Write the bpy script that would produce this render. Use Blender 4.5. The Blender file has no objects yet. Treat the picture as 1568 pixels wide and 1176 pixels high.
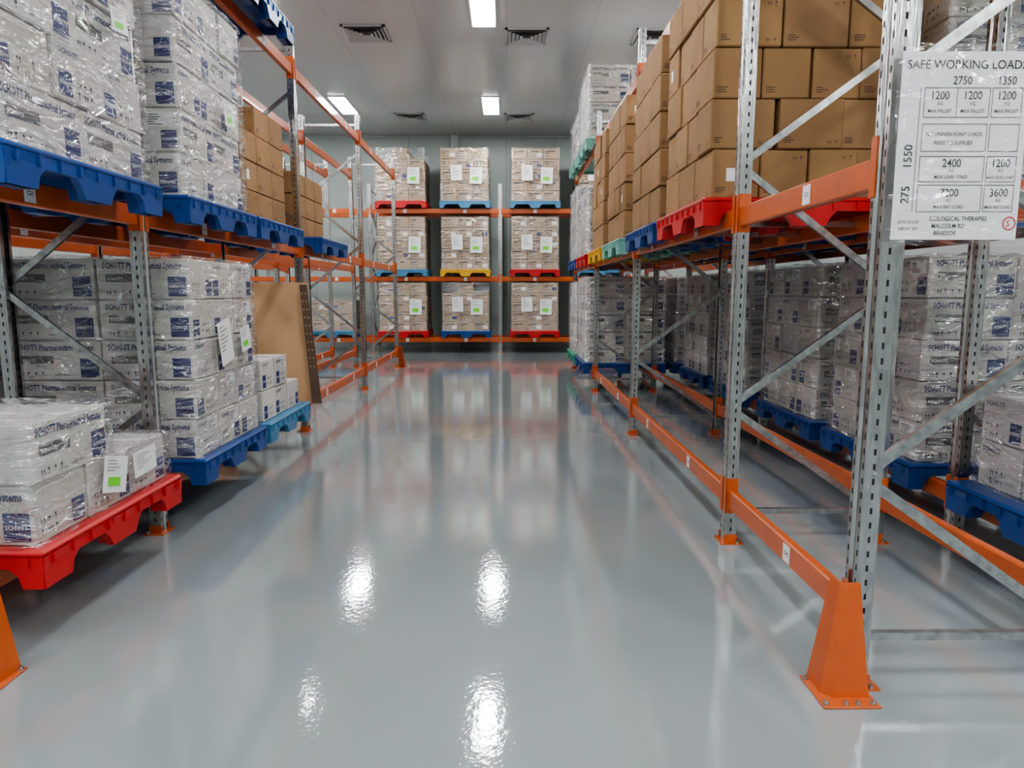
import bpy, bmesh, math, random
from mathutils import Vector, Matrix, noise
random.seed(7)
V = Vector
# ---------------------------------------------------------------- materials
MATS = {}
def newmat(name):
    m = bpy.data.materials.new(name); m.use_nodes = True
    MATS[name] = m
    nt = m.node_tree
    return m, nt, nt.nodes, nt.links, nt.nodes['Principled BSDF']
def plain(name, col, rough=0.5, metal=0.0, nscale=0, nstr=0.0, bump=0.0, tint=False, coat=0.0, spec=0.5):
    m, nt, N, L, P = newmat(name)
    P.inputs['Base Color'].default_value = (*col, 1)
    P.inputs['Roughness'].default_value = rough
    P.inputs['Metallic'].default_value = metal
    P.inputs['Coat Weight'].default_value = coat
    P.inputs['Specular IOR Level'].default_value = spec
    out = None
    if nscale:
        tc = N.new('ShaderNodeTexCoord'); no = N.new('ShaderNodeTexNoise')
        no.inputs['Scale'].default_value = nscale; no.inputs['Detail'].default_value = 5
        L.new(tc.outputs['Object'], no.inputs['Vector'])
        mr = N.new('ShaderNodeMapRange')
        mr.inputs['From Min'].default_value = .3; mr.inputs['From Max'].default_value = .7
        mr.inputs['To Min'].default_value = 1 - nstr; mr.inputs['To Max'].default_value = 1 + nstr
        L.new(no.outputs['Fac'], mr.inputs['Value'])
        vm = N.new('ShaderNodeVectorMath'); vm.operation = 'SCALE'
        vm.inputs[0].default_value = col
        L.new(mr.outputs['Result'], vm.inputs['Scale'])
        out = vm.outputs['Vector']
        if bump:
            b = N.new('ShaderNodeBump'); b.inputs['Strength'].default_value = bump; b.inputs['Distance'].default_value = .01
            L.new(no.outputs['Fac'], b.inputs['Height']); L.new(b.outputs['Normal'], P.inputs['Normal'])
    if tint:
        at = N.new('ShaderNodeAttribute'); at.attribute_name = 'tint'
        vm2 = N.new('ShaderNodeVectorMath'); vm2.operation = 'MULTIPLY'
        if out: L.new(out, vm2.inputs[0])
        else: vm2.inputs[0].default_value = col
        L.new(at.outputs['Color'], vm2.inputs[1]); out = vm2.outputs['Vector']
    if out: L.new(out, P.inputs['Base Color'])
    return m
plain('orange_paint', (.54, .105, .022), .33, nscale=9, nstr=.1, coat=.25)
plain('steel_plain', (.48, .48, .48), .24, .95, nscale=30, nstr=.3)
plain('brown_card', (.345, .20, .098), .75, nscale=6, nstr=.07, bump=.06, tint=True, spec=.25)
plain('sheet_card', (.66, .40, .21), .7, nscale=4, nstr=.03)
plain('white_card', (.61, .59, .56), .6, nscale=5, nstr=.05, tint=True, spec=.3)
plain('kraft_card', (.44, .31, .195), .6, nscale=5, nstr=.12, tint=True, spec=.3)
plain('ink_blue', (.022, .035, .15), .5)
plain('ink_grey', (.13, .13, .125), .6)
plain('ink_dark', (.025, .025, .03), .6)
plain('ink_brown', (.12, .07, .04), .7)
plain('paper', (.84, .84, .84), .5)
plain('sticker_green', (.20, .72, .05), .5)
plain('sticker_red', (.6, .03, .05), .5)
plain('tape', (.42, .29, .17), .25)
plain('pal_red', (.53, .018, .02), .33, nscale=4, nstr=.1)
plain('pal_blue', (.010, .060, .24), .34, nscale=4, nstr=.15)
plain('pal_lblue', (.07, .22, .38), .4, nscale=4, nstr=.15)
plain('pal_mint', (.19, .45, .39), .42, nscale=4, nstr=.1)
plain('pal_yellow', (.68, .38, .02), .42, nscale=4, nstr=.1)
plain('pal_green', (.05, .31, .19), .42, nscale=4, nstr=.1)
plain('light_frame', (.75, .75, .75), .4)
plain('vent_paint', (.5, .5, .5), .4)
plain('vent_dark', (.05, .05, .05), .7)
plain('trim_paint', (.43, .47, .46), .35)
plain('dark_board', (.12, .07, .045), .6, nscale=8, nstr=.1)
plain('bolt', (.5, .5, .5), .3, 1)

def upright_mat():
    m, nt, N, L, P = newmat('galv_upright')
    uv = N.new('ShaderNodeUVMap'); sep = N.new('ShaderNodeSeparateXYZ'); L.new(uv.outputs[0], sep.inputs[0])
    def math_(op, a, b=None, c=None):
        n = N.new('ShaderNodeMath'); n.operation = op
        for i, x in enumerate((a, b, c)):
            if x is None: continue
            if isinstance(x, (int, float)): n.inputs[i].default_value = x
            else: L.new(x, n.inputs[i])
        return n.outputs[0]
    ax = math_('ABSOLUTE', sep.outputs[0])
    vx = math_('LESS_THAN', ax, .0042)
    fr = math_('FRACT', math_('DIVIDE', sep.outputs[1], .05))
    dz = math_('ABSOLUTE', math_('SUBTRACT', fr, .5))
    vz = math_('LESS_THAN', dz, .21)
    hole = math_('MULTIPLY', vx, vz)
    tc = N.new('ShaderNodeTexCoord'); mp = N.new('ShaderNodeMapping'); mp.inputs['Scale'].default_value = (40, 40, 8)
    L.new(tc.outputs['Object'], mp.inputs[0])
    vo = N.new('ShaderNodeTexVoronoi'); vo.inputs['Scale'].default_value = 1.5; L.new(mp.outputs[0], vo.inputs['Vector'])
    cr = N.new('ShaderNodeValToRGB'); cr.color_ramp.elements[0].color = (.42, .415, .41, 1); cr.color_ramp.elements[1].color = (.64, .635, .63, 1)
    L.new(vo.outputs['Color'], cr.inputs[0])
    mx = N.new('ShaderNodeMix'); mx.data_type = 'RGBA'
    L.new(hole, mx.inputs[0]); L.new(cr.outputs[0], mx.inputs[6]); mx.inputs[7].default_value = (.01, .01, .01, 1)
    L.new(mx.outputs[2], P.inputs['Base Color'])
    L.new(math_('SUBTRACT', .97, math_('MULTIPLY', hole, .9)), P.inputs['Metallic'])
    L.new(math_('ADD', .20, math_('MULTIPLY', hole, .5)), P.inputs['Roughness'])
    nz = N.new('ShaderNodeTexNoise'); nz.inputs['Scale'].default_value = 1.0
    mp2 = N.new('ShaderNodeMapping'); mp2.inputs['Scale'].default_value = (60, 60, 5); L.new(tc.outputs['Object'], mp2.inputs[0]); L.new(mp2.outputs[0], nz.inputs['Vector'])
    bp = N.new('ShaderNodeBump'); bp.inputs['Strength'].default_value = .5; bp.inputs['Distance'].default_value = .006
    L.new(nz.outputs[0], bp.inputs['Height']); L.new(bp.outputs[0], P.inputs['Normal'])
upright_mat()

def wrap_mat(name, base, ridge, haze, white, bumpd=.05):
    m, nt, N, L, P = newmat(name)
    out = N['Material Output']
    tc = N.new('ShaderNodeTexCoord')
    def streak(rot, sc, lo, hi, dist, det):
        mp = N.new('ShaderNodeMapping'); mp.inputs['Rotation'].default_value = rot; mp.inputs['Scale'].default_value = sc
        L.new(tc.outputs['Object'], mp.inputs[0])
        n1 = N.new('ShaderNodeTexNoise'); n1.inputs['Scale'].default_value = 1.3; n1.inputs['Detail'].default_value = det
        n1.inputs['Distortion'].default_value = dist; n1.inputs['Roughness'].default_value = .5
        L.new(mp.outputs[0], n1.inputs['Vector'])
        cr = N.new('ShaderNodeValToRGB')
        e = cr.color_ramp.elements; e[0].position = lo; e[0].color = (0, 0, 0, 1); e[1].position = hi; e[1].color = (0, 0, 0, 1)
        k = cr.color_ramp.elements.new((lo + hi) / 2); k.color = (1, 1, 1, 1)
        L.new(n1.outputs['Fac'], cr.inputs[0])
        return n1.outputs['Fac'], cr.outputs[0]
    f1, r1 = streak((.5, .45, .3), (2.4, 2.4, 7), .47, .53, 1.8, 2.5)
    f2, r2 = streak((-.7, .6, .2), (2.2, 2.2, 13), .486, .508, .9, 2)
    f3, r3 = streak((.9, -.5, .6), (3, 3, 9), .56, .575, 1.5, 2)
    n2 = N.new('ShaderNodeTexNoise'); n2.inputs['Scale'].default_value = 2.2; n2.inputs['Detail'].default_value = 3
    L.new(tc.outputs['Object'], n2.inputs['Vector'])
    bp = N.new('ShaderNodeBump'); bp.inputs['Strength'].default_value = 1.0; bp.inputs['Distance'].default_value = bumpd
    L.new(f1, bp.inputs['Height'])
    P.inputs['Base Color'].default_value = (.95, .95, .96, 1); P.inputs['Roughness'].default_value = .2
    P.inputs['Specular IOR Level'].default_value = .9
    L.new(bp.outputs[0], P.inputs['Normal'])
    gl = N.new('ShaderNodeBsdfGlossy'); gl.inputs['Roughness'].default_value = .16; gl.inputs['Color'].default_value = (1, 1, 1, 1)
    L.new(bp.outputs[0], gl.inputs['Normal'])
    tr = N.new('ShaderNodeBsdfTransparent'); tr.inputs['Color'].default_value = (.98, .98, .98, 1)
    ma = N.new('ShaderNodeMath'); ma.operation = 'MULTIPLY_ADD'; L.new(r1, ma.inputs[0])
    ma.inputs[1].default_value = ridge; ma.inputs[2].default_value = base
    m1 = N.new('ShaderNodeMixShader'); L.new(ma.outputs[0], m1.inputs[0]); L.new(tr.outputs[0], m1.inputs[1]); L.new(gl.outputs[0], m1.inputs[2])
    mr = N.new('ShaderNodeMapRange'); mr.inputs['From Min'].default_value = .45; mr.inputs['From Max'].default_value = .75
    mr.inputs['To Min'].default_value = 0.0; mr.inputs['To Max'].default_value = haze
    L.new(n2.outputs['Fac'], mr.inputs['Value'])
    mx_ = N.new('ShaderNodeMath'); mx_.operation = 'MAXIMUM'; L.new(r2, mx_.inputs[0]); L.new(r3, mx_.inputs[1])
    mw = N.new('ShaderNodeMath'); mw.operation = 'MULTIPLY'; L.new(mx_.outputs[0], mw.inputs[0]); mw.inputs[1].default_value = white
    mm = N.new('ShaderNodeMath'); mm.operation = 'MAXIMUM'; L.new(mw.outputs[0], mm.inputs[0]); L.new(mr.outputs[0], mm.inputs[1])
    m2 = N.new('ShaderNodeMixShader'); L.new(mm.outputs[0], m2.inputs[0]); L.new(m1.outputs[0], m2.inputs[1]); L.new(P.outputs[0], m2.inputs[2])
    L.new(m2.outputs[0], out.inputs['Surface'])
wrap_mat('stretch_wrap', .13, .35, .10, .75, .09)
wrap_mat('stretch_wrap_thin', .08, .3, .08, .55)
wrap_mat('clear_sleeve', .07, .10, .03, .12, .03)

def floor_mat():
    m, nt, N, L, P = newmat('epoxy_floor')
    tc = N.new('ShaderNodeTexCoord')
    n = N.new('ShaderNodeTexNoise'); n.inputs['Scale'].default_value = .8; n.inputs['Detail'].default_value = 4
    L.new(tc.outputs['Object'], n.inputs['Vector'])
    cr = N.new('ShaderNodeValToRGB'); cr.color_ramp.elements[0].position = .35; cr.color_ramp.elements[1].position = .65
    cr.color_ramp.elements[0].color = (.275, .31, .32, 1); cr.color_ramp.elements[1].color = (.30, .335, .345, 1)
    L.new(n.outputs[0], cr.inputs[0]); L.new(cr.outputs[0], P.inputs['Base Color'])
    P.inputs['Roughness'].default_value = .06
    P.inputs['IOR'].default_value = 1.6
    P.inputs['Specular IOR Level'].default_value = .72
    P.inputs['Coat Weight'].default_value = .6; P.inputs['Coat Roughness'].default_value = .035
    b1 = N.new('ShaderNodeTexNoise'); b1.inputs['Scale'].default_value = 40; b1.inputs['Detail'].default_value = 3
    L.new(tc.outputs['Object'], b1.inputs['Vector'])
    bp = N.new('ShaderNodeBump'); bp.inputs['Strength'].default_value = .085; bp.inputs['Distance'].default_value = .006
    L.new(b1.outputs[0], bp.inputs['Height'])
    b2 = N.new('ShaderNodeTexNoise'); b2.inputs['Scale'].default_value = 3; b2.inputs['Detail'].default_value = 2
    L.new(tc.outputs['Object'], b2.inputs['Vector'])
    bp2 = N.new('ShaderNodeBump'); bp2.inputs['Strength'].default_value = .04; bp2.inputs['Distance'].default_value = .03
    L.new(b2.outputs[0], bp2.inputs['Height']); L.new(bp.outputs[0], bp2.inputs['Normal'])
    L.new(bp2.outputs[0], P.inputs['Normal']); L.new(bp2.outputs[0], P.inputs['Coat Normal'])
floor_mat()

def panel_mat(name, col, period, axis, rough, seam=.6):
    m, nt, N, L, P = newmat(name)
    tc = N.new('ShaderNodeTexCoord'); sep = N.new('ShaderNodeSeparateXYZ'); L.new(tc.outputs['Object'], sep.inputs[0])
    a = N.new('ShaderNodeMath'); a.operation = 'DIVIDE'; L.new(sep.outputs[axis], a.inputs[0]); a.inputs[1].default_value = period
    f = N.new('ShaderNodeMath'); f.operation = 'FRACT'; L.new(a.outputs[0], f.inputs[0])
    l = N.new('ShaderNodeMath'); l.operation = 'LESS_THAN'; L.new(f.outputs[0], l.inputs[0]); l.inputs[1].default_value = .012 / period
    n = N.new('ShaderNodeTexNoise'); n.inputs['Scale'].default_value = .6; L.new(tc.outputs['Object'], n.inputs['Vector'])
    mx0 = N.new('ShaderNodeMix'); mx0.data_type = 'RGBA'; L.new(n.outputs[0], mx0.inputs[0])
    mx0.inputs[6].default_value = (*[c * .95 for c in col], 1); mx0.inputs[7].default_value = (*[c * 1.05 for c in col], 1)
    mx = N.new('ShaderNodeMix'); mx.data_type = 'RGBA'; L.new(l.outputs[0], mx.inputs[0]); L.new(mx0.outputs[2], mx.inputs[6])
    mx.inputs[7].default_value = (*[c * seam for c in col], 1)
    L.new(mx.outputs[2], P.inputs['Base Color']); P.inputs['Roughness'].default_value = rough
panel_mat('wall_panel', (.40, .455, .435), 1.15, 0, .4)
panel_mat('wall_panel_y', (.44, .46, .455), 1.15, 1, .4)
panel_mat('ceiling_panel', (.54, .56, .565), 1.2, 0, .24, .8)
m, nt, N, L, P = newmat('light_emit')
P.inputs['Base Color'].default_value = (1, 1, 1, 1)
P.inputs['Emission Color'].default_value = (.98, .99, 1, 1); P.inputs['Emission Strength'].default_value = 63

# ---------------------------------------------------------------- text cache
TC = {}
def text_mesh(s, res=1, bold=.02):
    k = (s, res, bold)
    if k in TC: return TC[k]
    c = bpy.data.curves.new('t', 'FONT'); c.body = s; c.size = 1; c.resolution_u = res; c.offset = bold
    o = bpy.data.objects.new('t', c); bpy.context.scene.collection.objects.link(o)
    bpy.context.view_layer.update()
    me = o.evaluated_get(bpy.context.evaluated_depsgraph_get()).to_mesh()
    vs = [(v.co.x, v.co.y) for v in me.vertices]; fs = [tuple(p.vertices) for p in me.polygons]
    o.evaluated_get(bpy.context.evaluated_depsgraph_get()).to_mesh_clear()
    bpy.data.objects.remove(o); bpy.data.curves.remove(c)
    x0 = min(v[0] for v in vs); x1 = max(v[0] for v in vs)
    vs = [(x - x0, y) for x, y in vs]
    TC[k] = (vs, fs, x1 - x0); return TC[k]

# ---------------------------------------------------------------- builder
class MB:
    def __init__(s): s.v = []; s.f = []; s.m = []; s.uv = {}; s.col = []; s.sm = []; s.mn = []
    def mi(s, n):
        if n not in s.mn: s.mn.append(n)
        return s.mn.index(n)
    def face(s, idx, mat, uv=None, col=1.0, sm=False):
        if uv: s.uv[len(s.f)] = uv
        s.f.append(tuple(idx)); s.m.append(s.mi(mat)); s.col.append(col); s.sm.append(sm)
    def add(s, pts, faces, mat, col=1.0, sm=False, M=None):
        b = len(s.v)
        for p in pts:
            p = V(p)
            if M is not None: p = M @ p
            s.v.append(tuple(p))
        for f in faces: s.face([b + i for i in f], mat, col=col, sm=sm)
    def box(s, x0, x1, y0, y1, z0, z1, mat, c=0.0, col=1.0, M=None):
        if x0 > x1: x0, x1 = x1, x0
        if y0 > y1: y0, y1 = y1, y0
        if z0 > z1: z0, z1 = z1, z0
        if not c:
            P = [(x, y, z) for x in (x0, x1) for y in (y0, y1) for z in (z0, z1)]
            s.add(P, [(0, 1, 3, 2), (4, 6, 7, 5), (0, 4, 5, 1), (2, 3, 7, 6), (0, 2, 6, 4), (1, 5, 7, 3)], mat, col, M=M); return
        cx, cy, cz = (x0 + x1) / 2, (y0 + y1) / 2, (z0 + z1) / 2; hx, hy, hz = (x1 - x0) / 2, (y1 - y0) / 2, (z1 - z0) / 2
        P = []; I = {}
        for sx in (-1, 1):
            for sy in (-1, 1):
                for sz in (-1, 1):
                    I[sx, sy, sz] = len(P)
                    P += [(cx + sx * hx, cy + sy * (hy - c), cz + sz * (hz - c)), (cx + sx * (hx - c), cy + sy * hy, cz + sz * (hz - c)), (cx + sx * (hx - c), cy + sy * (hy - c), cz + sz * hz)]
        F = []
        q = [(-1, -1), (1, -1), (1, 1), (-1, 1)]
        for a in (-1, 1):
            F.append([I[a, p[0], p[1]] for p in q]); F.append([I[p[0], a, p[1]] + 1 for p in q]); F.append([I[p[0], p[1], a] + 2 for p in q])
            for b in (-1, 1):
                F.append([I[a, b, -1], I[a, b, 1], I[a, b, 1] + 1, I[a, b, -1] + 1])
                F.append([I[a, -1, b], I[a, 1, b], I[a, 1, b] + 2, I[a, -1, b] + 2])
                F.append([I[-1, a, b] + 1, I[1, a, b] + 1, I[1, a, b] + 2, I[-1, a, b] + 2])
        for k, i in I.items(): F.append([i, i + 1, i + 2])
        s.add(P, F, mat, col, M=M)
    def bar(s, a, b, w, h, mat, ref=(0, 1, 0)):
        a = V(a); b = V(b); d = (b - a).normalized(); r = V(ref); u = d.cross(r).normalized(); r = u.cross(d).normalized()
        P = []
        for p in (a, b):
            for i, j in ((-1, -1), (1, -1), (1, 1), (-1, 1)): P.append(p + u * (i * w / 2) + r * (j * h / 2))
        s.add(P, [(0, 1, 2, 3), (7, 6, 5, 4), (0, 4, 5, 1), (1, 5, 6, 2), (2, 6, 7, 3), (3, 7, 4, 0)], mat)
    def rect(s, O, R, U, x0, y0, x1, y1, mat, col=1.0):
        s.add([O + R * x0 + U * y0, O + R * x1 + U * y0, O + R * x1 + U * y1, O + R * x0 + U * y1], [(0, 1, 2, 3)], mat, col)
    def text(s, t, O, R, U, x, y, mat, size=None, width=None, res=1, center=False, bold=.02):
        vs, fs, w = text_mesh(t, res, bold)
        if size is None: size = width / w
        sx = size if width is None else width / w
        if center: x = x - w * sx / 2
        s.add([O + R * (x + a * sx) + U * (y + b * size) for a, b in vs], fs, mat)
    def cyl(s, c, r, h, axis, mat, n=10):
        ax = {'x': V((1, 0, 0)), 'y': V((0, 1, 0)), 'z': V((0, 0, 1))}[axis]
        e1 = V((0, 0, 1)) if axis != 'z' else V((1, 0, 0)); e2 = ax.cross(e1)
        P = [V(c) + e1 * r * math.cos(i * 2 * math.pi / n) + e2 * r * math.sin(i * 2 * math.pi / n) + ax * hh for hh in (0, h) for i in range(n)]
        F = [(i, (i + 1) % n, n + (i + 1) % n, n + i) for i in range(n)] + [tuple(range(n)), tuple(range(n, 2 * n))]
        s.add(P, F, mat)
    def build(s, name, origin=None, parent=None):
        me = bpy.data.meshes.new(name)
        xs = [p[0] for p in s.v]; ys = [p[1] for p in s.v]; zs = [p[2] for p in s.v]
        if origin is None: origin = ((min(xs) + max(xs)) / 2, (min(ys) + max(ys)) / 2, min(zs))
        o = V(origin)
        me.from_pydata([tuple(V(p) - o) for p in s.v], [], s.f)
        for n in s.mn: me.materials.append(MATS[n])
        me.polygons.foreach_set('material_index', s.m)
        me.polygons.foreach_set('use_smooth', s.sm)
        ca = me.color_attributes.new('tint', 'FLOAT_COLOR', 'CORNER')
        uvl = me.uv_layers.new(name='UVMap') if s.uv else None
        cols = []; uvs = []
        for i, f in enumerate(s.f):
            c = s.col[i]; c = (c, c, c, 1) if isinstance(c, (int, float)) else (*c, 1)
            u = s.uv.get(i)
            for k in range(len(f)):
                cols += c
                if uvl: uvs += (u[k] if u else (1, 0))
        ca.data.foreach_set('color', cols)
        if uvl: uvl.data.foreach_set('uv', uvs)
        bm = bmesh.new(); bm.from_mesh(me); bmesh.ops.recalc_face_normals(bm, faces=bm.faces); bm.to_mesh(me); bm.free()
        ob = bpy.data.objects.new(name, me); ob.location = o
        bpy.context.scene.collection.objects.link(ob)
        if parent: ob.parent = parent
        return ob
X = V((1, 0, 0)); Y = V((0, 1, 0)); Z = V((0, 0, 1))

# ---------------------------------------------------------------- room
RX0, RX1, RY0, RY1, H = -7.2, 7.2, -4.5, 16.75, 5.0
b = MB(); b.box(RX0, RX1, RY0, RY1, -.1, 0, 'epoxy_floor'); b.build('floor', (0, 0, 0))
b = MB(); b.box(RX0, RX1, RY0, RY1, H, H + .1, 'ceiling_panel'); b.build('ceiling', (0, 0, 0))
b = MB(); b.box(RX0, RX1, RY1, RY1 + .1, 0, H, 'wall_panel'); b.build('wall_back', (0, 0, 0))
b = MB(); b.box(RX0, RX1, RY0 - .1, RY0, 0, H, 'wall_panel'); b.build('wall_front', (0, 0, 0))
b = MB(); b.box(RX0 - .1, RX0, RY0, RY1, 0, H, 'wall_panel_y'); b.build('wall_left', (0, 0, 0))
b = MB(); b.box(RX1, RX1 + .1, RY0, RY1, 0, H, 'wall_panel_y'); b.build('wall_right', (0, 0, 0))
b = MB(); b.box(RX0, RX1, RY1 - .05, RY1, H - .05, H, 'trim_paint', c=.01); b.build('trim_1')
b = MB(); b.box(-1.3, -1.12, RY1 - .12, RY1, 0, H, 'trim_paint', c=.01); b.build('trim_2')
b = MB(); b.box(RX0, RX1, RY1 - .02, RY1, 0, .12, 'trim_paint', c=.005); b.build('baseboard_back')

for lx in (-6.0, -3.2, -.30, 2.6, 5.4):
    for ly in (-3.9 + .0, .35, 4.85, 9.4, 14.1):
        b = MB()
        b.box(lx - .17, lx + .17, ly - .62, ly + .62, H - .018, H, 'light_frame', c=.004)
        b.box(lx - .15, lx + .15, ly - .6, ly + .6, H - .024, H - .0175, 'light_emit')
        b.build('ceiling_light_panel')
def vent(cx, cy):
    b = MB(); zt = H
    b.box(cx - .3, cx + .3, cy - .3, cy + .3, zt - .012, zt, 'vent_dark')
    r = .31
    for (a0, a1, b0, b1) in ((-r, r, -r, -r + .04), (-r, r, r - .04, r), (-r, -r + .04, -r, r), (r - .04, r, -r, r)):
        b.box(cx + a0, cx + a1, cy + b0, cy + b1, zt - .02, zt - .001, 'vent_paint')
    for r in (.265, .21, .155, .10):
        P = []
        for rr, zz in ((r, zt - .040), (r - .045, zt - .014)):
            for i, j in ((-1, -1), (1, -1), (1, 1), (-1, 1)): P.append((cx + i * rr, cy + j * rr, zz))
        b.add(P, [(i, (i + 1) % 4, 4 + (i + 1) % 4, 4 + i) for i in range(4)], 'vent_paint')
    b.build('ceiling_air_vent')
for p in ((-1.98, 10.3), (.3, 10.4), (2.15, 10.4), (-2.0, 15.0), (.27, 15.0), (-1.98, 5.6), (.3, 5.6)): vent(*p)

# ---------------------------------------------------------------- racks
def rack(name, along, pos, front, sgn, D, levels, ztop=3.66, skip=(), bars=()):
    b = MB()
    def W(u, w, z):
        return (front + sgn * w, u, z) if along == 'y' else (u, front + sgn * w, z)
    def lb(u0, u1, w0, w1, z0, z1, mat, c=0):
        p = W(u0, w0, z0); q = W(u1, w1, z1); b.box(p[0], q[0], p[1], q[1], p[2], q[2], mat, c=c)
    prof = [(-.020, .060), (-.040, .060), (-.040, .042), (-.040, .020), (-.040, 0), (-.018, 0), (-.010, .009), (.010, .009), (.018, 0), (.040, 0), (.040, .020), (.040, .042), (.040, .060), (.020, .060)]
    holes = {3, 5, 9, 11}
    for p in pos:
        for side in (0, 1):
            base = len(b.v)
            for (u, w) in prof:
                ww = w if side == 0 else D - w
                b.v.append(W(p + u, ww, .004)); b.v.append(W(p + u, ww, ztop))
            for i in range(1, len(prof)):
                L_ = math.dist(prof[i - 1], prof[i]); h = L_ / 2
                a = (-h, h) if i in holes else (1, 1)
                b.face([base + 2 * i - 2, base + 2 * i, base + 2 * i + 1, base + 2 * i - 1], 'galv_upright', uv=[(a[0], 0), (a[1], 0), (a[1], ztop), (a[0], ztop)])
            wc = .035 if side == 0 else D - .035
            lb(p - .065, p + .065, wc - .06, wc + .06, 0, .006, 'orange_paint')
            lb(p - .046, p - .041, wc - .04, wc + .03, .006, .05, 'orange_paint')
            lb(p + .041, p + .046, wc - .04, wc + .03, .006, .05, 'orange_paint')
            for du in (-.055, .055):
                q = W(p + du, wc + .03, .006); b.cyl(q, .009, .014, 'z', 'bolt')
        ref = (1, 0, 0) if along == 'x' else (0, 1, 0)
        b.bar(W(p, .05, .17), W(p, D - .05, .17), .028, .025, 'steel_plain', ref)
        b.bar(W(p, .05, ztop - .12), W(p, D - .05, ztop - .12), .03, .025, 'steel_plain', ref)
        n = [(.04, .75), (D - .04, 1.37), (.04, 1.99), (D - .04, 2.6), (.04, 3.2)]
        def ch(a, c_):
            A = V(W(*a)); C = V(W(*c_)); d = (C - A).normalized(); r = V(ref); u = d.cross(r).normalized()
            b.bar(A, C, .034, .004, 'steel_plain', ref)
            for s_ in (-1, 1): b.bar(A + u * s_ * .016 + r * .009, C + u * s_ * .016 + r * .009, .003, .02, 'steel_plain', ref)
        ch((p + .010, D - .04, .17), (p + .010, .04, .72))
        for i in range(len(n) - 1):
            off = .010 if i % 2 else -.022
            ch((p + off, n[i][0], n[i][1] + .02), (p + off, n[i + 1][0], n[i + 1][1] - .02))
        for (w, z) in n: q = W(p - .045, w, z); b.cyl(q, .009, .09, 'y' if along == 'y' else 'x', 'bolt', 8)
    for k in range(len(pos) - 1):
        p, q = pos[k], pos[k + 1]
        for li, z in enumerate(levels):
            if (k, li) in skip: continue
            for side in (0, 1):
                w0, w1 = (.008, .050) if side == 0 else (D - .050, D - .008)
                lb(p + .042, q - .042, w0, w1, z - .05, z + .05, 'orange_paint', c=.006)
                wf = -.006 if side == 0 else D + .006
                for s_, e in ((p, 1), (q, -1)):
                    lb(s_ + e * .041, s_ + e * .046, -.004 if side == 0 else D - .06, .06 if side == 0 else D + .004, z - .08, z + .11, 'orange_paint')
                    lb(s_ + e * .012, s_ + e * .046, wf, wf + .005 * (1 if side == 0 else -1), z - .08, z + .11, 'orange_paint')
                if side == 0:
                    RR = {('y', 1): -Y, ('y', -1): Y, ('x', 1): X}[along, sgn]
                    for t in (.27, .73) if q - p > 2 else (.4,):
                        u = p + (q - p) * t
                        O = V(W(u, .0065, z))
                        b.rect(O, RR, Z, -.035, -.038, .035, .038, 'paper')
                        O2 = V(W(u, .0058, z)); b.text(random.choice(['CH1', 'C12', 'CH2', 'C21']), O2, RR, Z, 0, -.008, 'ink_dark', size=.025, center=True)
            if (k, li) in bars:
                nb = 4
                for t in range(nb):
                    u = p + (q - p) * (t + .6) / nb
                    lb(u - .02, u + .02, .052, D - .052, z - .01, z + .02, 'steel_plain')
    return b.build(name, (0, 0, 0))
YR = [2.22, 3.58, 6.40, 9.23, 12.05]
YL = [2.31, 3.75, 6.60, 9.45, 12.29]
rack('pallet_rack', 'y', YR, 1.18, 1, .86, [.25, 1.73, 3.25], bars={(1, 1), (2, 1), (3, 1)})
rack('pallet_rack', 'y', YR, 2.42, 1, .80, [.25, 1.73, 3.25])
rack('pallet_rack', 'y', YL, -1.94, -1, .80, [.27, 1.75, 3.36])
rack('pallet_rack', 'y', YL, -3.10, -1, .80, [.27, 1.75, 3.36])
rack('pallet_rack', 'x', [-5.79, -2.96, -.13, 2.70, 5.53], 15.2, 1, .90, [.29, 1.63, 3.09])

def guard(x, y, sx, sy):
    b = MB(); t = .005
    P = lambda dx, dy, z: (x + sx * dx, y + sy * dy, z)
    b.box(x - sx * .09, x + sx * .10, y - sy * .06, y + sy * .13, 0, .007, 'orange_paint', c=.002)
    bo, to = .075, .012
    ix, iy = -.075, -.06
    c = .03
    bot = [P(ix, bo, .007), P(bo - c, bo, .007), P(bo, bo - c, .007), P(bo, iy, .007)]
    top = [P(ix + .02, to, .38), P(to - .006, to, .38), P(to, to - .006, .38), P(to, iy, .38)]
    topi = [P(ix + .02, to - t, .38), P(to - .008, to - t, .38), P(to - t, to - .008, .38), P(to - t, iy, .38)]
    boti = [P(ix, bo - t, .007), P(bo - c, bo - t, .007), P(bo - t, bo - c, .007), P(bo - t, iy, .007)]
    F = []
    for i in range(3):
        F += [(i, i + 1, 5 + i, 4 + i), (12 + i, 8 + i, 9 + i, 13 + i)]
        F += [(4 + i, 5 + i, 9 + i, 8 + i)]
    F += [(0, 4, 8, 12), (3, 7, 11, 15)]
    b.add(bot + top + topi + boti, F, 'orange_paint')
    for dx, dy in ((-.07, .11), (.02, .112), (.085, .11), (.088, -.04), (-.02, .112)):
        q = P(dx, dy, .007); b.cyl(q, .011, .004, 'z', 'bolt', 12); b.cyl((q[0], q[1], .011), .006, .01, 'z', 'bolt', 6)
    b.build('rack_upright_protector')
guard(1.135, 2.185, -1, -1)
guard(-1.83, 2.265, 1, -1)
guard(-1.90, 12.335, 1, 1)

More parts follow.
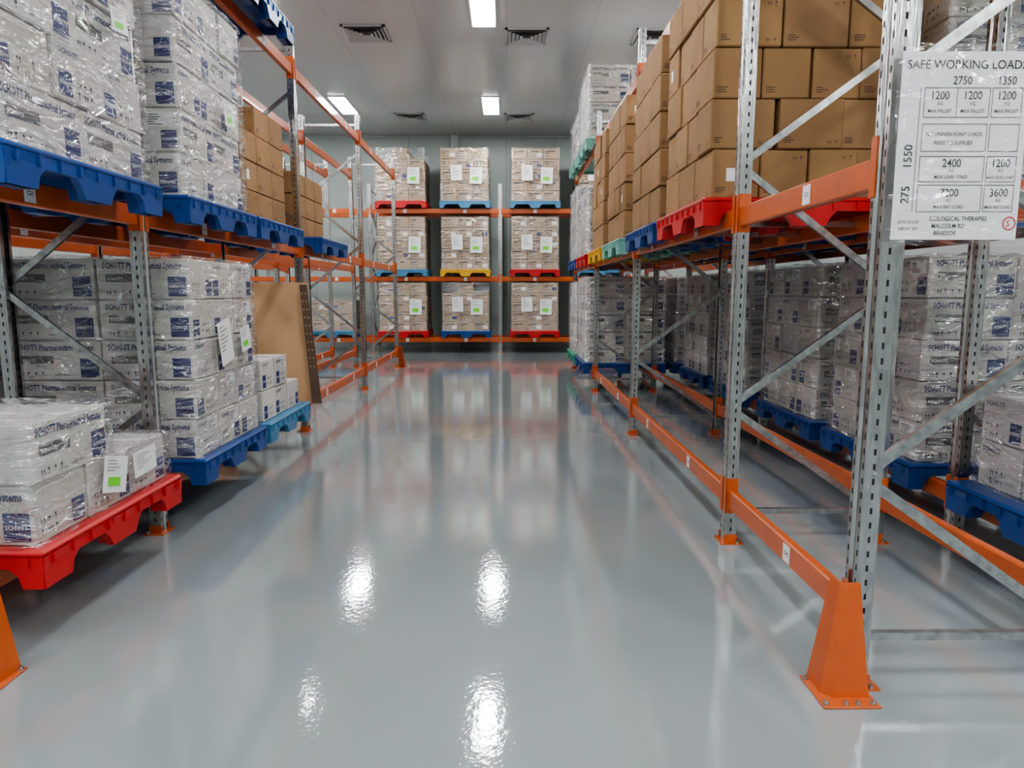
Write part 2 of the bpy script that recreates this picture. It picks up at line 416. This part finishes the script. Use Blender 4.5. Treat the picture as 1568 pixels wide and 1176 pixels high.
# ---------------------------------------------------------------- pallets
def pallet(col, x0, x1, y0, y1, z):
    b = MB(); m = 'pal_' + col; h = .15
    b.box(x0, x1, y0, y1, z + .122, z + h, m, c=.01)
    def side(L_, lw):
        m0 = L_ / 2
        return [(.012, 0), (lw, 0), (lw + .015, .05), (lw + .05, .078), (m0 - .15, .078), (m0 - .12, .05), (m0 - .09, 0), (m0 + .09, 0), (m0 + .12, .05), (m0 + .15, .078),
                (L_ - lw - .05, .078), (L_ - lw - .015, .05), (L_ - lw, 0), (L_ - .012, 0), (L_, .125), (0, .125)]
    for (a0, a1, fn) in ((x0, x1, 'x'), (y0, y1, 'y')):
        pr = side(a1 - a0, .09 if fn == 'x' else .17)
        for e0, e1 in (((y0 + .006, y0 + .035), (y1 - .035, y1 - .006)) if fn == 'x' else ((x0 + .006, x0 + .035), (x1 - .035, x1 - .006))):
            n = len(pr)
            P = [((a0 + u, e, z + w) if fn == 'x' else (e, a0 + u, z + w)) for e in (e0, e1) for (u, w) in pr]
            F = [tuple(range(n)), tuple(range(n, 2 * n))] + [(i, (i + 1) % n, n + (i + 1) % n, n + i) for i in range(n)]
            b.add(P, F, m)
    for cx in (x0 + .052, (x0 + x1) / 2, x1 - .052):
        for cy in (y0 + .10, (y0 + y1) / 2, y1 - .10):
            P = []
            for r, r2, zz in ((.036, .07, z), (.05, .088, z + .125)):
                for i, j in ((-1, -1), (1, -1), (1, 1), (-1, 1)): P.append((cx + i * r, cy + j * r2, zz))
            b.add(P, [(0, 1, 2, 3), (4, 5, 6, 7)] + [(i, (i + 1) % 4, 4 + (i + 1) % 4, 4 + i) for i in range(4)], m)
    for t in range(9):
        u = y0 + (y1 - y0) * (t + .5) / 9
        for xx in (x0, x1): b.box(xx - .004, xx + .004, u - .006, u + .006, z + .085, z + .125, m)
        u = x0 + (x1 - x0) * (t + .5) / 9
        for yy in (y0, y1): b.box(u - .006, u + .006, yy - .004, yy + .004, z + .085, z + .125, m)
    b.build('plastic_pallet')

# ---------------------------------------------------------------- labels
def arrows(b, O, R, U, x, y, s, mat):
    for k in range(2):
        xx = x + k * s * .6
        b.add([O + R * xx + U * (y + s * .5), O + R * (xx + s * .5) + U * (y + s * .5), O + R * (xx + s * .25) + U * (y + s)], [(0, 1, 2)], mat)
        b.rect(O, R, U, xx + s * .18, y, xx + s * .32, y + s * .5, mat)
def glass(b, O, R, U, x, y, s, mat):
    b.add([O + R * x + U * (y + s), O + R * (x + s * .6) + U * (y + s), O + R * (x + s * .42) + U * (y + s * .5), O + R * (x + s * .18) + U * (y + s * .5)], [(0, 1, 2, 3)], mat)
    b.rect(O, R, U, x + s * .26, y + s * .1, x + s * .34, y + s * .5, mat); b.rect(O, R, U, x + s * .12, y, x + s * .48, y + s * .1, mat)
def umb(b, O, R, U, x, y, s, mat):
    b.add([O + R * x + U * (y + s * .6), O + R * (x + s * .12) + U * (y + s * .85), O + R * (x + s * .35) + U * (y + s), O + R * (x + s * .58) + U * (y + s * .85), O + R * (x + s * .7) + U * (y + s * .6)], [(0, 1, 2, 3, 4)], mat)
    b.rect(O, R, U, x + s * .31, y, x + s * .39, y + s * .6, mat)
def lab_white(b, O, R, U, N_, w, h, rnd):
    O = O + N_ * .0016
    if w > .42:
        b.text('SCHOTT Pharmaceutical Systems', O, R, U, w * .07, h * .76, 'ink_blue', size=h * .21, width=w * .86, bold=.03)
        b.rect(O, R, U, w * .10, h * .42, w * .48, h * .62, 'ink_grey')
        b.text('SCHOTT', O + N_ * .001, R, U, w * .12, h * .47, 'paper', size=h * .1)
        b.rect(O, R, U, w * .77, h * .07, w * .97, h * .56, 'ink_blue')
        b.text('SCHOTT', O + N_ * .001, R, U, w * .785, h * .28, 'paper', width=w * .17, size=h * .10)
        for k in range(4):
            x = w * (.10 + .08 * k)
            (arrows, glass, umb, glass)[k](b, O, R, U, x, h * .1, h * .11, 'ink_dark')
        b.text('adaptiQ  100 pcs', O, R, U, w * .47, h * .12, 'ink_dark', size=h * .06)
    else:
        v = rnd.random()
        if v < .45:
            b.rect(O, R, U, w * .05, h * .08, w * .31, h * .50, 'ink_blue'); x0 = .42
            b.text('SCHOTT', O + N_ * .001, R, U, w * .06, h * .26, 'paper', width=w * .24, size=h * .09)
        elif v < .8:
            b.rect(O, R, U, w * .69, h * .08, w * .95, h * .50, 'ink_blue'); x0 = .10
            b.text('SCHOTT', O + N_ * .001, R, U, w * .70, h * .26, 'paper', width=w * .24, size=h * .09)
        else: x0 = .3
        for k in range(3):
            (arrows, umb, glass)[k](b, O, R, U, w * (x0 + .13 * k), h * .30, h * .11, 'ink_dark')
            (glass, arrows, umb)[k](b, O, R, U, w * (x0 + .13 * k), h * .12, h * .11, 'ink_dark')
        if rnd.random() < .5: b.text('SCHOTT', O, R, U, w * .08, h * .78, 'ink_blue', size=h * .14)
        if rnd.random() < .3:
            b.rect(O, R, U, w * .45, h * .58, w * .9, h * .92, 'paper')
            for k in range(5): b.rect(O + N_ * .001, R, U, w * .5, h * (.62 + .055 * k), w * (.6 + .25 * rnd.random()), h * (.64 + .055 * k), 'ink_dark')
def lab_brown(b, O, R, U, N_, w, h, rnd):
    O = O + N_ * .0014
    s = .022
    if rnd.random() < .7: arrows(b, O, R, U, w - .085, h - .055, s, 'ink_brown'); glass(b, O, R, U, w - .045, h - .055, s, 'ink_brown')
    if rnd.random() < .5: arrows(b, O, R, U, w - .085, .02, s, 'ink_brown'); umb(b, O, R, U, w - .045, .02, s, 'ink_brown')
    for k in range(3): b.rect(O, R, U, .02, .03 + k * .012, .02 + .05 * rnd.uniform(.5, 1.3), .036 + k * .012, 'ink_brown')
    if rnd.random() < .08: b.rect(O, R, U, w * .3, h * .35, w * .3 + .05, h * .35 + .07, 'paper')
def lab_kraft(b, O, R, U, N_, w, h, rnd):
    O = O + N_ * .0014
    b.rect(O, R, U, w * .08, h * .66, w * (.5 + .3 * rnd.random()), h * .76, 'ink_dark')
    b.rect(O, R, U, w * .08, h * .5, w * .35, h * .57, 'ink_dark')
    b.rect(O, R, U, 0, h * .97, w, h, 'ink_brown')
    for k in range(3): (arrows, umb, glass)[k](b, O, R, U, w * (.1 + .14 * k), h * .12, h * .2, 'ink_dark')
    if rnd.random() < .4: b.rect(O, R, U, w * .6, h * .2, w * .92, h * .55, 'ink_blue' if rnd.random() < .3 else 'paper')
LAB = {'white': lab_white, 'brown': lab_brown, 'kraft': lab_kraft}

def wrap(b, x0, x1, y0, y1, z0, z1, seed, mat='stretch_wrap', topamp=.03):
    n, mz = 16, 18
    def off(p, amp):
        d = noise.noise(V((p[0] * 3 + seed, p[1] * 3, p[2] * 5))) * amp + noise.noise(V((p[0] * 8 + seed, p[1] * 8, p[2] * 13))) * amp * .7
        return max(d, -.010)
    ring = []
    for i in range(n): t = i / n; ring.append((x0 + (x1 - x0) * t, y0, 0, -1))
    for i in range(n): t = i / n; ring.append((x1, y0 + (y1 - y0) * t, 1, 0))
    for i in range(n): t = i / n; ring.append((x1 - (x1 - x0) * t, y1, 0, 1))
    for i in range(n): t = i / n; ring.append((x0, y1 - (y1 - y0) * t, -1, 0))
    m = len(ring); base = len(b.v)
    A = .022
    for j in range(mz + 1):
        v = j / mz; z = z0 + (z1 - z0) * v
        for k, (x, y, nx, ny) in enumerate(ring):
            corner = (k % n == 0)
            d = off((x, y, z), A) if not corner else .004
            b.v.append((x + nx * d, y + ny * d, z + (noise.noise(V((x * 4, y * 4, seed))) * .02 if j == 0 else 0)))
    for j in range(mz):
        for k in range(m):
            a = base + j * m + k; c = base + j * m + (k + 1) % m
            b.face([a, c, c + m, a + m], mat, sm=True)
    tb = len(b.v)
    for i in range(n + 1):
        for j in range(n + 1):
            x = x0 + (x1 - x0) * i / n; y = y0 + (y1 - y0) * j / n
            e = i in (0, n) or j in (0, n)
            b.v.append((x, y, z1 + (0 if e else max(-.008, noise.noise(V((x * 5 + seed, y * 5, 3))) * topamp + noise.noise(V((x * 14, y * 14, seed))) * topamp * .5))))
    for i in range(n):
        for j in range(n):
            a = tb + i * (n + 1) + j
            b.face([a, a + n + 1, a + n + 2, a + 1], mat, sm=True)

def stack(kind, x0, x1, y0, y1, z, nx, ny, nz, bh, seed=0, wrapped=True, alt=False, skip=None, papers=(), tint=1.0, wz=.02, name=None, gap=.004, wraps=None, jit=.006, altp=1):
    rnd = random.Random(seed * 13 + 5); b = MB(); mat = kind + '_card'; lab = LAB[kind]
    zmax = z
    for k in range(nz):
        ax, ay = (nx, ny)
        if alt and k % 2 == altp: ax, ay = ny, nx
        bw = (x1 - x0) / ax; bd = (y1 - y0) / ay; zz = z + .002 + k * bh
        for i in range(ax):
            for j in range(ay):
                if skip and skip(i, j, k, ax, ay): continue
                jx = rnd.uniform(-jit, jit); jy = rnd.uniform(-jit, jit)
                a0, a1 = x0 + i * bw + gap + jx, x0 + (i + 1) * bw - gap + jx; c0, c1 = y0 + j * bd + gap + jy, y0 + (j + 1) * bd - gap + jy
                z1 = zz + bh - .005; zmax = max(zmax, z1)
                t = tint * rnd.uniform(.88, 1.06)
                tc = (t, t * rnd.uniform(.97, 1.01), t * rnd.uniform(.94, 1.02))
                b.box(a0, a1, c0, c1, zz, z1, mat, c=.006, col=tc)
                vis = lambda di, dj: (not (0 <= i + di < ax and 0 <= j + dj < ay)) or (skip and skip(i + di, j + dj, k, ax, ay))
                hh = z1 - zz
                if vis(0, -1): lab(b, V((a0, c0, zz)), X, Z, -Y, a1 - a0, hh, rnd)
                if vis(-1, 0): lab(b, V((a0, c1, zz)), -Y, Z, -X, c1 - c0, hh, rnd)
                if vis(1, 0): lab(b, V((a1, c0, zz)), Y, Z, X, c1 - c0, hh, rnd)
                b.rect(V((a0, (c0 + c1) / 2, z1 + .0008)), X, Y, 0, -.025, a1 - a0, .025, 'tape' if kind != 'white' else 'paper')
    for (side, u, v, pw, ph, mt, rot) in papers:
        if side == 'f': O = V((x0 + u, y0 - .040, z + v)); R = X
        elif side == 'r': O = V((x1 + .040, y0 + u, z + v)); R = Y
        else: O = V((x0 - .040, y1 - u, z + v)); R = -Y
        R2 = (R * math.cos(rot) + Z * math.sin(rot)); U2 = (Z * math.cos(rot) - R * math.sin(rot)); Nn = R.cross(Z)
        b.rect(O, R2, U2, 0, 0, pw, ph, 'paper')
        if mt == 'g':
            b.rect(O + Nn * .002, R2, U2, pw * .2, ph * .18, pw * .72, ph * .42, 'sticker_green')
        for q in range(4 if mt == 'g' else 7): b.rect(O + Nn * .002, R2, U2, pw * .12, ph * (.86 - q * .09), pw * rnd.uniform(.4, .8), ph * (.88 - q * .09), 'ink_grey')
    if wrapped:
        wm = 'stretch_wrap_thin' if kind == 'kraft' else 'stretch_wrap'
        if wraps:
            for w_ in wraps: wrap(b, *w_, seed, mat=wm)
        else: wrap(b, x0 - .016, x1 + .016, y0 - .016, y1 + .016, z - wz, zmax + .014, seed, mat=wm)
    nm = name or {'white': 'shrink_wrapped_carton_stack', 'kraft': 'shrink_wrapped_carton_stack', 'brown': 'cardboard_box_stack'}[kind]
    return b.build(nm)

# ---------------------------------------------------------------- LEFT loads
LX0, LX1 = -2.84, -1.72
Z1, Z2, Z3 = .245, 1.725, 3.335
ht = .15
pallet('red', LX0, LX1, 2.44, 3.54, Z1)
zt = Z1 + ht
stack('white', LX0 + .04, LX1 - .05, 2.49, 3.48, zt, 2, 3, 2, .235, 1, alt=True, skip=lambda i, j, k, ax, ay: k == 1 and j >= 1,
      papers=[('r', .36, .10, .18, .16, 'g', -.25), ('r', .62, .09, .2, .12, 'w', .05)],
      wraps=[(LX0 + .024, LX1 - .034, 2.474, 3.496, zt - .02, zt + .245), (LX0 + .024, LX1 - .034, 2.476, 3.0, zt + .24, zt + .49)])
pallet('blue', LX0, LX1, 3.83, 4.85, Z1)
stack('white', LX0 + .03, LX1 - .05, 3.86, 4.80, zt, 2, 3, 5, .228, 2, papers=[('r', .30, .50, .19, .27, 'w', .2), ('r', .62, .56, .16, .16, 'g', .15)])
pallet('lblue', LX0, LX1, 4.92, 5.96, Z1)
stack('white', -2.15, LX1 - .06, 4.96, 5.80, zt, 1, 3, 2, .23, 3, wrapped=False, skip=lambda i, j, k, ax, ay: k == 1 and j == 2)
pallet('blue', LX0, LX1, 2.44, 3.54, Z2)
stack('white', LX0 + .04, LX1 - .05, 2.48, 3.48, Z2 + ht, 2, 3, 6, .235, 4, alt=True, altp=0, papers=[('r', .72, .62, .13, .1, 'g', .1)], jit=.012)
pallet('blue', LX0, LX1, 3.83, 4.85, Z2)
stack('white', LX0 + .04, LX1 - .06, 3.88, 4.78, Z2 + ht, 2, 3, 6, .235, 5, alt=True, skip=lambda i, j, k, ax, ay: k == 5 and (j >= ay - 1 or i == ax - 1), papers=[('r', .55, .5, .15, .13, 'g', .1)], jit=.014,
      wraps=[(LX0 + .022, LX1 - .042, 3.862, 4.798, Z2 + ht - .02, Z2 + ht + 1.19), (LX0 + .022, LX1 - .40, 3.862, 4.5, Z2 + ht + 1.18, Z2 + ht + 1.43)])
pallet('blue', LX0, LX1, 4.92, 5.96, Z2)
stack('brown', LX0 + .05, -1.86, 4.98, 5.92, Z2 + ht, 3, 3, 4, .21, 6, wrapped=False, skip=lambda i, j, k, ax, ay: k == 3 and j == 0)
pallet('blue', LX0, LX1 - .05, 6.72, 7.80, Z2)
stack('brown', LX0 + .03, -2.02, 6.78, 7.74, Z2 + ht, 3, 3, 3, .21, 7, wrapped=False)
pallet('blue', LX0, LX1, 3.90, 4.86, Z3)
pallet('blue', LX0, LX1, 4.92, 5.90, Z3)
stack('white', LX0 + .04, LX1 - .1, 4.96, 5.82, Z3 + ht, 2, 3, 3, .22, 8)
pallet('blue', -4.05, -2.96, 3.9, 5.0, Z1)
stack('white', -4.02, -2.99, 3.95, 4.95, Z1 + ht, 2, 3, 5, .22, 9)
pallet('lblue', -4.05, -2.96, 2.45, 3.6, Z2)
stack('white', -4.02, -2.99, 2.5, 3.55, Z2 + ht, 2, 3, 4, .22, 10)

b = MB()
M = Matrix.Translation((-2.26, 6.34, Z1 + .078)) @ Matrix.Rotation(math.radians(-7), 4, 'X')
P = [(-.5, 0), (.44, 0), (.40, 1.12), (-.5, 1.12)]
n = 4
b.add([(p[0], y, p[1]) for y in (-.006, .006) for p in P], [tuple(range(n)), tuple(range(n, 2 * n))] + [(i, (i + 1) % n, n + (i + 1) % n, n + i) for i in range(n)], 'sheet_card', M=M)
b.build('flattened_cardboard_sheet')
b = MB()
M = Matrix.Translation((-1.88, 6.27, Z1 + .078)) @ Matrix.Rotation(math.radians(-7), 4, 'X')
P = [(-.035, 0, 1.10), (.035, 0, 1.10), (.17, 0, 0), (.08, 0, 0)]
b.add([(p[0], y, p[2]) for y in (-.006, .006) for p in P], [tuple(range(n)), tuple(range(n, 2 * n))] + [(i, (i + 1) % n, n + (i + 1) % n, n + i) for i in range(n)], 'dark_board', M=M)
for r in range(10):
    for c in range(2):
        z = 1.02 - r * .075; x = -.012 + c * .035 + (1.02 - z) * .12
        b.cyl(tuple(M @ V((x, -.0075, z))), .009, .001, 'y', 'tape', 8)
b.build('perforated_packing_board')

# ---------------------------------------------------------------- RIGHT loads
RX, RXE = 1.06, 2.22
Zr1, Zr2, Zr3 = .225, 1.705, 3.225
for (c, y0, y1, sd) in (('red', 3.76, 4.92, 20), ('blue', 5.06, 6.20, 21), ('mint', 6.56, 7.70, 22), ('yellow', 7.88, 9.02, 23)):
    pallet(c, RX, RXE, y0, y1, Zr2)
    stack('brown', RX + .05, RXE - .05, y0 + .06, y1 - .05, Zr2 + ht, 4, 3, 5, .262, sd, wrapped=False, jit=.01, alt=(sd % 2 == 0))
pallet('red', RX, RXE, 9.38, 10.52, Zr2)
stack('white', RX + .04, RXE - .04, 9.42, 10.48, Zr2 + ht, 2, 3, 4, .22, 24)
pallet('blue', RX, RXE, 10.7, 11.84, Zr2)
stack('white', RX + .04, RXE - .04, 10.74, 11.8, Zr2 + ht, 2, 3, 5, .22, 25)
pallet('mint', RX, RXE, 9.38, 10.52, Zr3)
stack('white', RX + .04, RXE - .04, 9.42, 10.48, Zr3 + ht, 2, 3, 4, .23, 26)
pallet('mint', RX, RXE, 10.7, 11.84, Zr3)
stack('white', RX + .04, RXE - .04, 10.74, 11.8, Zr3 + ht, 2, 3, 3, .22, 27)
pallet('blue', RX, RXE, 9.38, 10.52, Zr1)
stack('white', RX + .04, RXE - .04, 9.42, 10.48, Zr1 + ht, 2, 3, 5, .235, 28)
pallet('green', RX, RXE, 10.7, 11.84, Zr1)
stack('white', RX + .04, RXE - .04, 10.74, 11.8, Zr1 + ht, 2, 3, 5, .225, 29)
QX, QXE = 2.30, 3.40
pallet('blue', QX, QXE, 2.42, 3.46, Zr1)
stack('white', QX + .12, QXE - .04, 2.52, 3.40, Zr1 + ht, 2, 3, 2, .235, 30)
for (y0, y1, sd, nz) in ((3.78, 4.9, 31, 5), (5.08, 6.2, 32, 5), (6.6, 7.7, 33, 5), (7.9, 9.0, 34, 5), (9.4, 10.5, 35, 5), (10.7, 11.8, 36, 4)):
    pallet('blue', QX, QXE, y0, y1, Zr1)
    stack('white', QX + .05, QXE - .05, y0 + .04, y1 - .04, Zr1 + ht, 2, 3, nz, .235, sd, jit=.01, tint=.88)  # tint darkens the carton colour to stand for shadow in the second row
for (y0, y1, sd, kd) in ((3.78, 4.9, 41, 'white'), (5.08, 6.2, 42, 'brown'), (6.6, 7.7, 43, 'brown'), (7.9, 9.0, 44, 'white')):
    pallet('blue', QX, QXE, y0, y1, Zr2)
    stack(kd, QX + .05, QXE - .05, y0 + .04, y1 - .04, Zr2 + ht, 2, 3, 5, .235, sd, wrapped=(kd == 'white'), tint=.8)  # lower tint paints the second row's shadow into the box colour

# ---------------------------------------------------------------- BACK loads
cols = {1: ['red', 'blue', 'red', 'blue'], 2: ['lblue', 'yellow', 'red', 'lblue'], 3: ['red', 'lblue', 'lblue', 'mint']}
bx = [(-2.84, -1.72), (-1.44, -.34), (.08, 1.18), (1.50, 2.60)]
for lv, zb in ((1, .345), (2, 1.685), (3, 3.145)):
    for i, (x0, x1) in enumerate(bx):
        pallet(cols[lv][i], x0, x1, 15.1, 16.22, zb)
        sd = 50 + lv * 5 + i
        top = (lambda i_, j, k, ax, ay: k == 4 and (i_ == 0 or i_ == ax - 1)) if (lv, i) in ((1, 1), (3, 0)) else None
        pp = [('f', .22, .42, .24, .32, 'w', .03), ('f', .62, .36, .26, .34, 'g', -.03)]
        if (lv, i) in ((1, 0), (2, 0), (3, 0)): pp = [('f', .68, .36, .26, .34, 'g', -.03)]
        stack('kraft', x0 + .04, x1 - .04, 15.14, 16.18, zb + .15, 3, 3, 5, (.21, .225, .22)[lv - 1], sd, skip=top, tint=1.0, papers=pp)
pallet('lblue', -4.4, -3.3, 15.1, 16.2, .345)
stack('kraft', -4.3, -3.4, 15.2, 16.1, .495, 3, 3, 3, .22, 80)

# ---------------------------------------------------------------- load rating sign
b = MB()
S = .86
sw, sh = .455 * S, .555
O = V((1.192, 2.150, 1.51))
XS = X * S
b.box(O.x, O.x + sw, O.y, O.y + .003, O.z, O.z + sh, 'paper', c=.001)
F = O + V((0, -.0012, 0))
def T(t, x, y, size, w=None): b.text(t, F, XS, Z, x, y, 'ink_dark', size=size, width=w, res=3, center=True, bold=.008)
def ln(x0, y0, x1, y1, t=.0010): b.rect(F, XS, Z, min(x0, x1) - t, min(y0, y1) - t, max(x0, x1) + t, max(y0, y1) + t, 'ink_dark')
def fr(x0, y0, x1, y1): ln(x0, y0, x1, y0); ln(x0, y1, x1, y1); ln(x0, y0, x0, y1); ln(x1, y0, x1, y1)
T('SAFE WORKING LOADS', .455 / 2, .505, .036, .42)
T('2750', .215, .46, .034); T('1350', .375, .46, .034)
fr(.085, .365, .315, .45); ln(.20, .365, .20, .45); fr(.325, .365, .43, .45)
for x in (.142, .258, .378): T('1200', x, .417, .034); T('KG', x, .400, .014); T('MAX PALLET', x, .378, .015)
fr(.085, .265, .315, .345); fr(.325, .265, .43, .345)
T('NO UNEVEN POINT LOADS', .20, .31, .016); T('REFER TO SUPPLIER', .20, .285, .016)
fr(.085, .175, .315, .25); fr(.325, .175, .43, .25)
T('2400', .20, .219, .034); T('KG', .2, .204, .013); T('MAX LEVEL LOAD', .2, .184, .015)
T('1200', .378, .219, .034); T('KG', .378, .204, .013); T('MAX LEVEL LOAD', .378, .184, .0125)
fr(.085, .085, .315, .165); fr(.325, .085, .43, .165)
T('7200', .20, .131, .034); T('KG', .2, .115, .013); T('MAX BAY LOAD', .2, .095, .015)
T('3600', .378, .131, .034); T('KG', .378, .115, .013); T('MAX BAY LOAD', .378, .095, .013)
O0 = F + XS * .055 + Z * .11
b.text('275     1550', O0, Z, -X, 0, 0, 'ink_dark', size=.036, res=3, bold=.008)
ln(.07, .085, .07, .45)
T('BIOLOGICAL THERAPIES', .24, .058, .019); T('MALCOLM RD', .205, .036, .019); T('BRAESIDE', .195, .014, .019)
T('DATE 10.12.20', .06, .05, .012); T('JOB NO. 2231', .06, .03, .012)
n = 24; P = []
for r in (.021, .017):
    for i in range(n): P.append(F + XS * (.425) + X * (r * math.cos(i * 2 * math.pi / n)) + Z * (.05 + r * math.sin(i * 2 * math.pi / n)))
b.add(P, [(i, (i + 1) % n, n + (i + 1) % n, n + i) for i in range(n)], 'sticker_red')
b.text('S', F, XS, Z, .415, .040, 'sticker_red', size=.028)
base = len(b.v); nu, nv = 14, 14
for i in range(nu + 1):
    for j in range(nv + 1):
        u, v = i / nu, j / nv
        x = O.x - .02 + (sw + .04) * u; z = O.z - .02 + (sh + .04) * v
        b.v.append((x, O.y - .014 - .025 * noise.noise(V((u * 3, v * 3, 2))), z))
for i in range(nu):
    for j in range(nv):
        a = base + i * (nv + 1) + j; b.face([a, a + nv + 1, a + nv + 2, a + 1], 'clear_sleeve', sm=True)
b.build('load_rating_sign')

# ---------------------------------------------------------------- world, camera
w = bpy.data.worlds.new('World'); bpy.context.scene.world = w; w.use_nodes = True
w.node_tree.nodes['Background'].inputs[0].default_value = (.6, .65, .7, 1); w.node_tree.nodes['Background'].inputs[1].default_value = .3
try: bpy.context.scene.view_settings.look = 'AgX - Medium High Contrast'
except Exception as e: print(e)
cam = bpy.data.cameras.new('camera'); co = bpy.data.objects.new('camera', cam); bpy.context.scene.collection.objects.link(co)
cam.sensor_width = 36; cam.lens = 24.0; cam.clip_start = .05
co.location = (0, 0, 1.35); co.rotation_euler = (math.radians(90 - 7.69), 0, -.0085)
bpy.context.scene.camera = co
